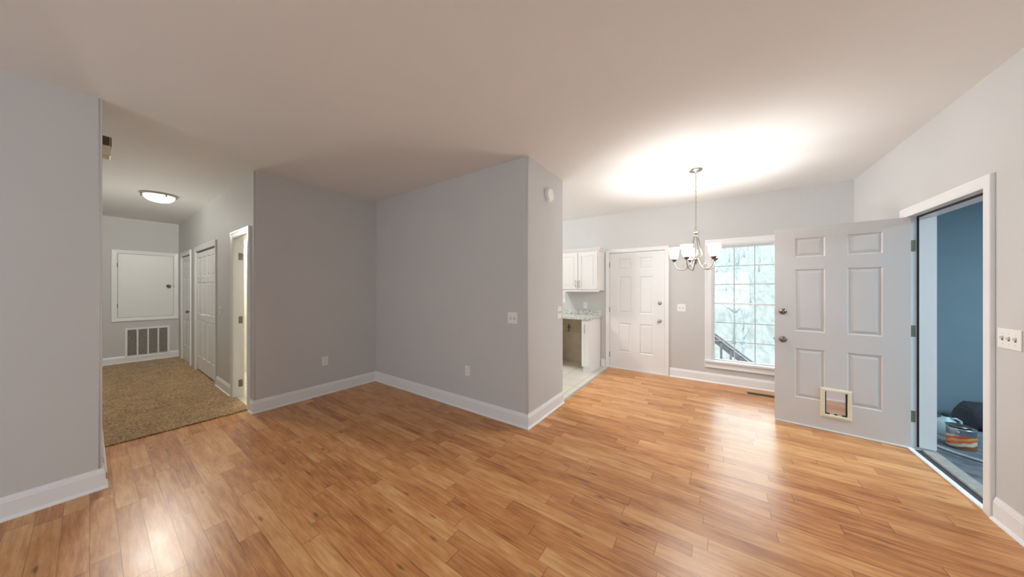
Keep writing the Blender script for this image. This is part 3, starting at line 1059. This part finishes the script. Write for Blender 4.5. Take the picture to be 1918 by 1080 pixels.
hl = thing('ceiling_light', 'round flush dome ceiling light glowing in the hallway', 'ceiling light', (-6.45, 0.56, H))
bm = B(); lathe(bm, [(0, 0), (0.175, 0), (0.178, -0.010), (0.172, -0.022), (0.158, -0.026), (0.150, -0.022), (0, -0.020)], 40)
obj('ring', bm, 'nickel', hl)
bm = B(); lathe(bm, [(0.150, -0.022), (0.146, -0.045), (0.130, -0.072), (0.100, -0.094), (0.055, -0.108), (0.0, -0.112)], 40, cap=False)
obj('dome_shade', bm, 'dome', hl)
for k in range(3):
    a = 0.3 + k * 2 * PI / 3
    bm = B(); box(bm, 0.146, 0.170, -0.008, 0.008, -0.050, -0.020, 0.003)
    bmesh.ops.rotate(bm, verts=bm.verts, cent=(0, 0, 0), matrix=Matrix.Rotation(a, 3, 'Z'))
    obj('clip', bm, 'nickel', hl)
lamp('hall_lamp', 'POINT', (-6.45, 0.56, H - 0.30), 17, (1.0, 0.97, 0.87), 0.17, soft=1.0)

# bathroom vanity light
vl = thing('vanity_light', 'bright bulb fixture glimpsed through the bathroom doorway', 'wall light', (-6.5, 1.43, 2.02))
bm = B(); box(bm, 0, 0.03, -0.06, 0.30, -0.04, 0.04, 0.006); obj('back_plate', bm, 'nickel', vl)
for y in (0.0, 0.24):
    bm = B(); cyl(bm, (0.03, y, 0), (0.06, y, 0), 0.02); lathe(bm, [(0, -0.055), (0.035, -0.045), (0.055, -0.01), (0.05, 0.03), (0.03, 0.055), (0, 0.06)], 20, Matrix.Translation((0.10, y, 0)))
    obj('globe_bulb', bm, 'bulb', vl)
lamp('bathroom_lamp', 'POINT', (-6.1, 1.6, 2.1), 16, (1.0, 0.93, 0.78), 0.08)

# ------------------------------------------------------------------ kitchen
def shaker(bm, x0, x1, z0, z1, y, t=0.019):
    """door front at y - t, raised frame with recessed centre"""
    us, vs = [x0, x0 + 0.055, x1 - 0.055, x1], [z0, z0 + 0.055, z1 - 0.055, z1]
    grid_slab(bm, us, vs, lambda i, j: not (i == 1 and j == 1), y - t, y, lambda u, v, tt: (u, tt, v))
    box(bm, us[1], us[2], y - t + 0.009, y - 0.002, vs[1], vs[2])
    box(bm, us[1] + 0.018, us[2] - 0.018, y - t + 0.004, y - t + 0.009, vs[1] + 0.018, vs[2] - 0.018)


def bar_pull(bm, x, y, z0, z1):
    for z in (z0 + 0.012, z1 - 0.012):
        cyl(bm, (x, y, z), (x, y - 0.026, z), 0.004, seg=10)
    cyl(bm, (x, y - 0.026, z0), (x, y - 0.026, z1), 0.0055, seg=10)

CF = 4.985
uc = thing('upper_cabinet', 'white two door upper cabinet over the kitchen counter', 'cabinet', (0, 0, 0))
UX0, UX1 = -2.385, -1.628
bm = B()
box(bm, UX0, UX1, CF + 0.001, YB - 0.003, 1.375, 2.06, 0.002)
box(bm, UX0, UX1 + 0.004, CF - 0.012, CF + 0.02, 1.352, 1.376, 0.003)
obj('body', bm, 'cabinet', uc)
bm = B()
sweep(bm, [(UX0, YB - 0.003, 2.055), (UX0, CF, 2.055), (UX1, CF, 2.055), (UX1, YB - 0.003, 2.055)], (0, 0, 1),
      [(-a, b) for a, b in ((-0.01, 0), (0.006, 0), (0.012, 0.012), (0.034, 0.042), (0.040, 0.060), (-0.01, 0.060))])
obj('crown_moulding', bm, 'cabinet', uc)
for a, b, hx in ((UX0 + 0.012, -2.008, -2.036), (-1.994, UX1 - 0.028, -1.968)):
    bm = B(); shaker(bm, a, b, 1.395, 2.035, CF); d_ = obj('cabinet_door', bm, 'cabinet', uc)
    bm = B(); bar_pull(bm, hx, CF - 0.019, 1.428, 1.555); obj('handle', bm, 'nickel', d_)

BF = 4.70
bc = thing('base_cabinet', 'narrow white base cabinet at the right end of the counter', 'cabinet', (0, 0, 0))
BX0, BX1 = -1.826, -1.700
bm = B()
box(bm, BX0, BX1, BF, YB - 0.02, 0.10, 0.885, 0.001)
box(bm, BX0 + 0.005, BX1 - 0.006, BF + 0.06, YB - 0.02, 0, 0.10)
obj('body', bm, 'cabinet', bc)
bm = B(); shaker(bm, BX0 + 0.006, BX1 - 0.006, 0.112, 0.872, BF); d_ = obj('cabinet_door', bm, 'cabinet', bc)
bm = B(); bar_pull(bm, (BX0 + BX1) / 2, BF - 0.019, 0.665, 0.81); obj('handle', bm, 'nickel', d_)
b2 = thing('base_cabinet', 'wide white base cabinet left of the empty appliance gap, mostly hidden', 'cabinet', (0, 0, 0))
bm = B(); box(bm, -3.35, -2.44, BF, YB - 0.02, 0.10, 0.885, 0.001); box(bm, -3.34, -2.445, BF + 0.06, YB - 0.02, 0, 0.10); obj('body', bm, 'cabinet', b2)
for a, b, hx in ((-3.34, -2.90, -2.93), (-2.89, -2.45, -2.86)):
    bm = B(); shaker(bm, a, b, 0.112, 0.872, BF); d_ = obj('cabinet_door', bm, 'cabinet', b2)
    bm = B(); bar_pull(bm, hx, BF - 0.019, 0.70, 0.83); obj('handle', bm, 'nickel', d_)
ct = thing('countertop', 'pale speckled granite worktop with a low backsplash', 'worktop', (0, 0, 0))
bm = B(); box(bm, -3.38, BX1 + 0.028, BF - 0.035, YB, 0.886, 0.924, 0.004); obj('slab', bm, 'granite', ct)
bm = B(); box(bm, -3.38, BX1 + 0.028, YB - 0.022, YB, 0.9245, 1.010, 0.003); obj('backsplash', bm, 'granite', ct)
# unpainted wall inside the gap
bm = B()
box(bm, -2.438, -1.828, YB - 0.020, YB - 0.001, 0.30, 0.884)
struct('trim_gap_back_upper', bm, 'rawboard')
bm = B()
box(bm, -2.438, -1.828, YB - 0.035, YB - 0.001, 0.0, 0.575)
struct('trim_gap_back_lower', bm, 'rawboard')
bm = B(); cyl(bm, (-2.30, YB - 0.03, 0.66), (-2.30, YB - 0.09, 0.66), 0.018); cyl(bm, (-2.30, YB - 0.07, 0.58), (-2.30, YB - 0.07, 0.72), 0.010)
vv = obj('supply_valve', bm, 'dark_nickel'); tag(vv, 'small dark water valve inside the empty gap under the counter', 'valve')
lamp('kitchen_fill_lamp', 'POINT', (-2.9, 4.2, H - 0.25), 19, (1.0, 0.99, 0.97), 0.15, soft=1.0)  # unseen lamp added to brighten the kitchen; no fixture modelled

# ------------------------------------------------------------------ chandelier
CHX, CHY = -0.167, 3.864
ck = thing('chandelier', 'five arm nickel chandelier with lit white bell shades over the dining area', 'chandelier', (CHX, CHY, H))
bm = B(); lathe(bm, [(0, 0), (0.066, 0), (0.068, -0.006), (0.060, -0.016), (0.030, -0.024), (0.010, -0.030), (0.007, -0.045), (0, -0.046)], 32)
obj('canopy', bm, 'nickel', ck)
bm = B()
zt, zb = -0.040, -0.660
nlk = 22
for k in range(nlk):
    zc = zt + (zb - zt) * (k + 0.5) / nlk
    hl_, wl_ = 0.0185, 0.008
    pts = []
    for q in range(12):
        a = 2 * PI * q / 12
        u, v = wl_ * math.cos(a), hl_ * math.sin(a)
        pts.append((u, 0, zc + v) if k % 2 else (0, u, zc + v))
    tube(bm, pts, 0.0017, 6, closed=True)
tube(bm, [(0.002, 0.001, zt), (0.003, -0.002, (zt + zb) / 2), (0, 0, zb)], 0.0022, 6)
obj('chain', bm, 'nickel', ck)
bm = B()
lathe(bm, [(0, -0.655), (0.006, -0.656), (0.010, -0.672), (0.012, -0.690), (0.040, -0.694), (0.041, -0.700), (0.014, -0.706), (0.016, -0.722), (0.030, -0.730), (0.030, -0.738), (0.016, -0.746), (0.008, -0.760),
           (0.008, -0.965), (0.016, -0.975), (0.030, -0.988), (0.034, -1.005), (0.022, -1.020), (0.012, -1.032), (0.013, -1.045), (0.006, -1.058), (0, -1.062)], 28)
obj('column', bm, 'nickel', ck)
for k in range(5):
    a = math.radians(76) + k * 2 * PI / 5
    bm = B()
    pr = [(0.012, -0.742), (0.024, -0.770), (0.034, -0.820), (0.042, -0.875), (0.055, -0.925), (0.060, -0.955), (0.045, -0.980), (0.026, -0.992)]
    tube(bm, [(r * math.cos(a), r * math.sin(a), z) for r, z in pr], 0.0055, 6)
    obj('cage_wire', bm, 'nickel', ck)
camR = math.radians(34.6555)
for k in range(5):
    # angle measured in plan from the view's right hand, towards the viewer
    ph = math.radians(73 + 72 * k)
    a = camR - ph
    ca, sa = math.cos(a), math.sin(a)
    P = lambda r, z: (r * ca, r * sa, z)
    ctrl = [(0.026, -1.000), (0.040, -1.030), (0.065, -1.075), (0.097, -1.108), (0.132, -1.120), (0.170, -1.110), (0.198, -1.082), (0.210, -1.045), (0.213, -1.010)]
    bm = B(); tube(bm, [P(r, z) for r, z in ctrl], 0.0055, 8)
    # small scroll inside the curve
    sc_ = []
    for q in range(14):
        t_ = q / 13
        aa = -PI * 0.6 + t_ * 2.6 * PI
        rr = 0.030 * (1 - 0.72 * t_)
        sc_.append(P(0.098 + rr * math.cos(aa), -1.072 + rr * math.sin(aa)))
    tube(bm, sc_, 0.003, 6)
    arm = obj('arm', bm, 'nickel', ck)
    bm = B(); lathe(bm, [(0, -1.020), (0.012, -1.018), (0.020, -1.008), (0.030, -0.998), (0.032, -0.990), (0.018, -0.986), (0, -0.986)], 20, Matrix.Translation(P(0.213, 0)))
    obj('cup', bm, 'dark_nickel', arm)
    bm = B(); lathe(bm, [(0.022, -0.990), (0.034, -0.984), (0.042, -0.965), (0.045, -0.940), (0.049, -0.910), (0.055, -0.880), (0.064, -0.858), (0.0615, -0.858), (0.053, -0.880), (0.047, -0.910), (0.043, -0.940), (0.040, -0.964), (0.032, -0.980), (0.022, -0.986)], 28, Matrix.Translation(P(0.213, 0)), cap=False)
    obj('lamp_shade', bm, 'shade', ck)
    bm = B(); lathe(bm, [(0, -0.985), (0.012, -0.984), (0.013, -0.960), (0.024, -0.935), (0.026, -0.918), (0.018, -0.900), (0, -0.894)], 16, Matrix.Translation(P(0.213, 0)))
    obj('bulb', bm, 'bulb', arm)
    q = P(0.213, -0.915)
    lamp('chandelier_bulb', 'POINT', (CHX + q[0], CHY + q[1], H + q[2]), 27, (1.0, 0.99, 0.97), 0.02, soft=2.0)

# ------------------------------------------------------------------ floor register
rg = thing('floor_register', 'brown metal floor vent in the oak floor under the dining window', 'floor vent', (0.51, 5.045, 0.0))
bm = B()
box(bm, -0.140, 0.140, -0.045, -0.032, 0, 0.005, 0.001); box(bm, -0.140, 0.140, 0.032, 0.045, 0, 0.005, 0.001)
box(bm, -0.140, -0.125, -0.032, 0.032, 0, 0.005); box(bm, 0.125, 0.140, -0.032, 0.032, 0, 0.005)
obj('frame', bm, 'regmetal', rg)
bm = B()
for k in range(18):
    x = -0.118 + k * 0.0139
    box(bm, x - 0.0025, x + 0.0025, -0.032, 0.032, 0.0015, 0.0045)
box(bm, -0.125, 0.125, -0.003, 0.003, 0.0015, 0.0048)
obj('louvre', bm, 'regmetal', rg)
bm = B(); box(bm, -0.125, 0.125, -0.032, 0.032, 0.0005, 0.0012); obj('duct_opening', bm, 'slot', rg)

# ------------------------------------------------------------------ garage beyond the front door
GZ = -0.05
GX0, GX1, GY0, GY1 = XR + 0.15, 5.2, 1.2, 5.62
bm = B(); box(bm, GX0, GX1, GY0, GY1, GZ - 0.06, GZ); struct('floor_garage', bm, 'garagefloor', 'dark stained concrete beyond the front doorway')
wall('wall_garage_back', 'y', GY1, GY1 + 0.1, GX0, GX1 + 0.1, z0=GZ - 0.05, z1=2.6, mat='bluewall')
wall('wall_garage_right', 'x', GX1, GX1 + 0.1, GY0, GY1, z0=GZ - 0.05, z1=2.6, mat='bluewall')
wall('wall_garage_near', 'y', GY0 - 0.1, GY0, GX0, GX1 + 0.1, z0=GZ - 0.05, z1=2.6, mat='bluewall')
bm = B(); box(bm, GX0, GX1 + 0.1, GY0 - 0.1, GY1 + 0.1, 2.6, 2.7); struct('ceiling_garage', bm, 'ceiling')
lamp('garage_daylight_fill', 'AREA', (3.6, 3.2, 2.55), 65, (0.62, 0.86, 1.0), 1.2, 1.2)  # added area lamp standing in for daylight; no garage opening modelled

cn = thing('paint_can', 'open topped tin with an orange and cream label on the dark floor beyond the doorway', 'paint can', (1.86, 4.53, GZ))
bm = B()
lathe(bm, [(0, 0.0), (0.076, 0.0), (0.079, 0.004), (0.079, 0.172), (0.082, 0.176), (0.082, 0.186), (0.072, 0.188), (0.068, 0.182), (0.0, 0.182)], 36)
obj('can_body', bm, 'can', cn)
bm = B(); lathe(bm, [(0.0795, 0.012), (0.0800, 0.014), (0.0800, 0.125), (0.0795, 0.127)], 36, cap=False)
lb = obj('paper_label', bm, 'canlabel', cn); lb['label'] = 'orange, red and cream paper label'
bm = B()
tube(bm, [(0.083 * math.cos(a), 0.083 * math.sin(a), 0.150 + 0.05 * math.sin((a - 1.2) / 1.0 * 0.5 * 2)) for a in [1.2 + q * PI / 16 for q in range(17)]], 0.003, 6)
obj('wire_handle', bm, 'nickel', cn)
bm = B(); lathe(bm, [(0, 0.189), (0.060, 0.189), (0.066, 0.193), (0.066, 0.200), (0.0, 0.202)], 32, Matrix.Translation((-0.010, 0.008, 0)))
obj('lid', bm, 'dark_nickel', cn)

jg = thing('plastic_jug', 'pale plastic jug standing left of the labelled tin behind the door jamb', 'jug', (1.905, 4.86, GZ))
bm = B(); lathe(bm, [(0, 0), (0.062, 0), (0.068, 0.008), (0.068, 0.115), (0.056, 0.145), (0.026, 0.165), (0.024, 0.185), (0, 0.185)], 24)
obj('jug_body', bm, 'jug', jg)
bm = B(); cyl(bm, (0, 0, 0.185), (0, 0, 0.205), 0.027, seg=20); obj('cap', bm, 'black', jg)
bm = B(); tube(bm, [(0.030, 0, 0.165), (0.062, 0, 0.170), (0.090, 0, 0.150), (0.092, 0, 0.110), (0.066, 0, 0.085)], 0.009, 8); obj('handle', bm, 'jug', jg)

bgx = thing('tool_bag', 'dark charcoal bag with a thin looped handle behind the labelled tin', 'bag', (2.60, 5.33, GZ), 0.05)
bm = B()
secs = [(-0.40, 0.16, 0.0), (-0.36, 0.235, 0.01), (-0.15, 0.245, 0), (0.1, 0.235, 0), (0.33, 0.25, 0), (0.40, 0.20, 0)]
rings = []
for x, h, dy in secs:
    rings.append([bm.verts.new((x, y * (1 - 0.12 * (z > 0.6)) + dy, z * h)) for y, z in ((-0.17, 0), (-0.19, 0.35), (-0.17, 0.8), (-0.10, 1.0), (0.10, 1.0), (0.17, 0.8), (0.19, 0.35), (0.17, 0))])
for a, b in zip(rings[:-1], rings[1:]):
    for k in range(8):
        f = bm.faces.new((a[k], a[(k + 1) % 8], b[(k + 1) % 8], b[k])); f.smooth = True
bm.faces.new(rings[0]); bm.faces.new(rings[-1][::-1])
obj('bag_body', bm, 'bag', bgx)
bm = B(); tube(bm, [(-0.10 + 0.24 * q / 12, -0.09, 0.235 + 0.085 * math.sin(PI * q / 12)) for q in range(13)], 0.006, 8); obj('handle', bm, 'hose', bgx)
bm = B(); box(bm, -0.30, 0.36, -0.203, -0.176, 0.055, 0.13, 0.008); obj('front_pocket', bm, 'bag', bgx)

hs_pts = [(1.62, 4.55, 0.012), (1.72, 4.36, 0.012), (1.84, 4.24, 0.012), (2.0, 4.16, 0.012), (2.2, 4.12, 0.012), (2.45, 4.14, 0.012), (2.7, 4.25, 0.012), (2.85, 4.5, 0.012), (2.8, 4.8, 0.012)]
def catmull(p, n=8):
    out = []
    P = [Vector(v) for v in p]
    for i in range(len(P) - 1):
        a, b, c, d = P[max(i - 1, 0)], P[i], P[i + 1], P[min(i + 2, len(P) - 1)]
        for k in range(n):
            t = k / n
            out.append(0.5 * ((2 * b) + (-a + c) * t + (2 * a - 5 * b + 4 * c - d) * t * t + (-a + 3 * b - 3 * c + d) * t ** 3))
    out.append(P[-1])
    return out
bm = B(); tube(bm, [v + Vector((0, 0, GZ)) for v in catmull(hs_pts)], 0.011, 8)
tag(obj('hose', bm, 'hose'), 'grey white hose curving over the dark floor in front of the labelled tin', 'hose')

# ------------------------------------------------------------------ outside the dining window
GND = -1.15
bm = B()
nx, ny = 40, 44
gv = []
for i in range(nx + 1):
    r_ = []
    for j in range(ny + 1):
        x = -22 + 46 * i / nx
        y = YB + 0.16 + (j / ny) ** 1.3 * 44
        z = GND + max(0, y - 8) * 0.10 + max(0, y - 14) * 0.16 + 0.15 * math.sin(x * 0.5 + y * 0.3) * (y > 7)
        r_.append(bm.verts.new((x, y, z)))
    gv.append(r_)
for i in range(nx):
    for j in range(ny):
        f = bm.faces.new((gv[i][j], gv[i + 1][j], gv[i + 1][j + 1], gv[i][j + 1])); f.smooth = True
struct('ground', bm, 'ground', 'pale wooded hillside outside the dining window')

def gz(x, y):
    return GND + max(0, y - 8) * 0.10 + max(0, y - 14) * 0.16 + 0.15 * math.sin(x * 0.5 + y * 0.3) * (y > 7)

def tree_mesh(seed):
    rnd = random.Random(seed)
    bm = B()
    hgt = rnd.uniform(8, 11)
    pts, rad = [], []
    x = y = 0
    r0 = rnd.uniform(0.035, 0.075)
    for k in range(9):
        t = k / 8
        pts.append((x, y, hgt * t - 0.2)); rad.append(r0 * (1 - 0.8 * t))
        x += rnd.uniform(-0.10, 0.10); y += rnd.uniform(-0.10, 0.10)
    tube(bm, pts, rad, 7)
    for k in range(22):
        t = rnd.uniform(0.15, 0.95)
        i = int(t * 8); f = t * 8 - i
        b0 = Vector(pts[i]).lerp(Vector(pts[min(i + 1, 8)]), f)
        a = rnd.uniform(0, 2 * PI)
        ln = rnd.uniform(0.5, 1.3) * (1.2 - 0.8 * t)
        up = rnd.uniform(0.5, 1.2)
        p1 = b0 + Vector((math.cos(a), math.sin(a), up)) * ln * 0.45
        p2 = p1 + Vector((math.cos(a + rnd.uniform(-.5, .5)), math.sin(a + rnd.uniform(-.5, .5)), up + 0.3)) * ln * 0.45
        tube(bm, [b0, p1, p2], [0.014, 0.009, 0.003], 5)
    return bm
protos = [obj('bare_tree', tree_mesh(s), 'bark', None, (0, 0, 0)) for s in (1, 2, 3, 4)]
rt = random.Random(11)
spots = []
for row in range(11):
    yy = 9.5 + row * 2.3
    n_ = 5
    for k in range(n_):
        xx = 0.066 * yy + (k - 2) * 2.4 + (1.2 if row % 2 else 0) + rt.uniform(-0.5, 0.5)
        spots.append((xx, yy + rt.uniform(-0.4, 0.4)))
for k, (xx, yy) in enumerate(spots):
    p = protos[k % 4]
    if k < 4:
        o = p
    else:
        o = p.copy(); sc.collection.objects.link(o)
    o.location = (xx, yy, gz(xx, yy))
    s = rt.uniform(0.7, 1.1)
    o.scale = (s, s, s)
    o.rotation_euler = (0, 0, rt.uniform(0, 6.28))
    tag(o, 'bare pale tree in the woods outside the dining window', 'tree', 'bare trees outside the dining window')

# deck stair railing descending to the right
sr = thing('stair_railing', 'dark weathered stair handrail sloping down outside the dining window', 'railing', (0, 6.3, 0))
def slope(x): return 0.615 - (x - 0.023) * 0.827
bm = B()
def bar(bm, x0, x1, dz0, dz1, y0, y1):
    vs_ = []
    for x in (x0, x1):
        for y, dz in ((y0, dz0), (y1, dz0), (y1, dz1), (y0, dz1)):
            vs_.append(bm.verts.new((x, y, slope(x) + dz)))
    a, b = vs_[:4], vs_[4:]
    bm.faces.new(a); bm.faces.new(b[::-1])
    for k in range(4):
        bm.faces.new((a[k], b[k], b[(k + 1) % 4], a[(k + 1) % 4]))
bar(bm, -1.2, 1.5, -0.035, 0.0, -0.06, 0.06)
obj('top_rail', bm, 'rail', sr)
bm = B(); bar(bm, -1.2, 1.5, -0.18, -0.06, -0.02, 0.02); obj('side_rail', bm, 'rail', sr)
bm = B(); bar(bm, -1.2, 1.5, -0.90, -0.80, -0.02, 0.02); obj('bottom_rail', bm, 'rail', sr)
for k in range(19):
    x = -1.13 + k * 0.135 + 0.021
    bm = B(); box(bm, x - 0.018, x + 0.018, -0.055, -0.021, slope(x) - 0.88, slope(x) - 0.08)
    obj('baluster', bm, 'rail', sr)
for x in (-1.2, 1.5):
    bm = B(); box(bm, x - 0.045, x + 0.045, -0.045, 0.045, min(GND, slope(x) - 1.0), slope(x) + 0.02); obj('post', bm, 'rail', sr)
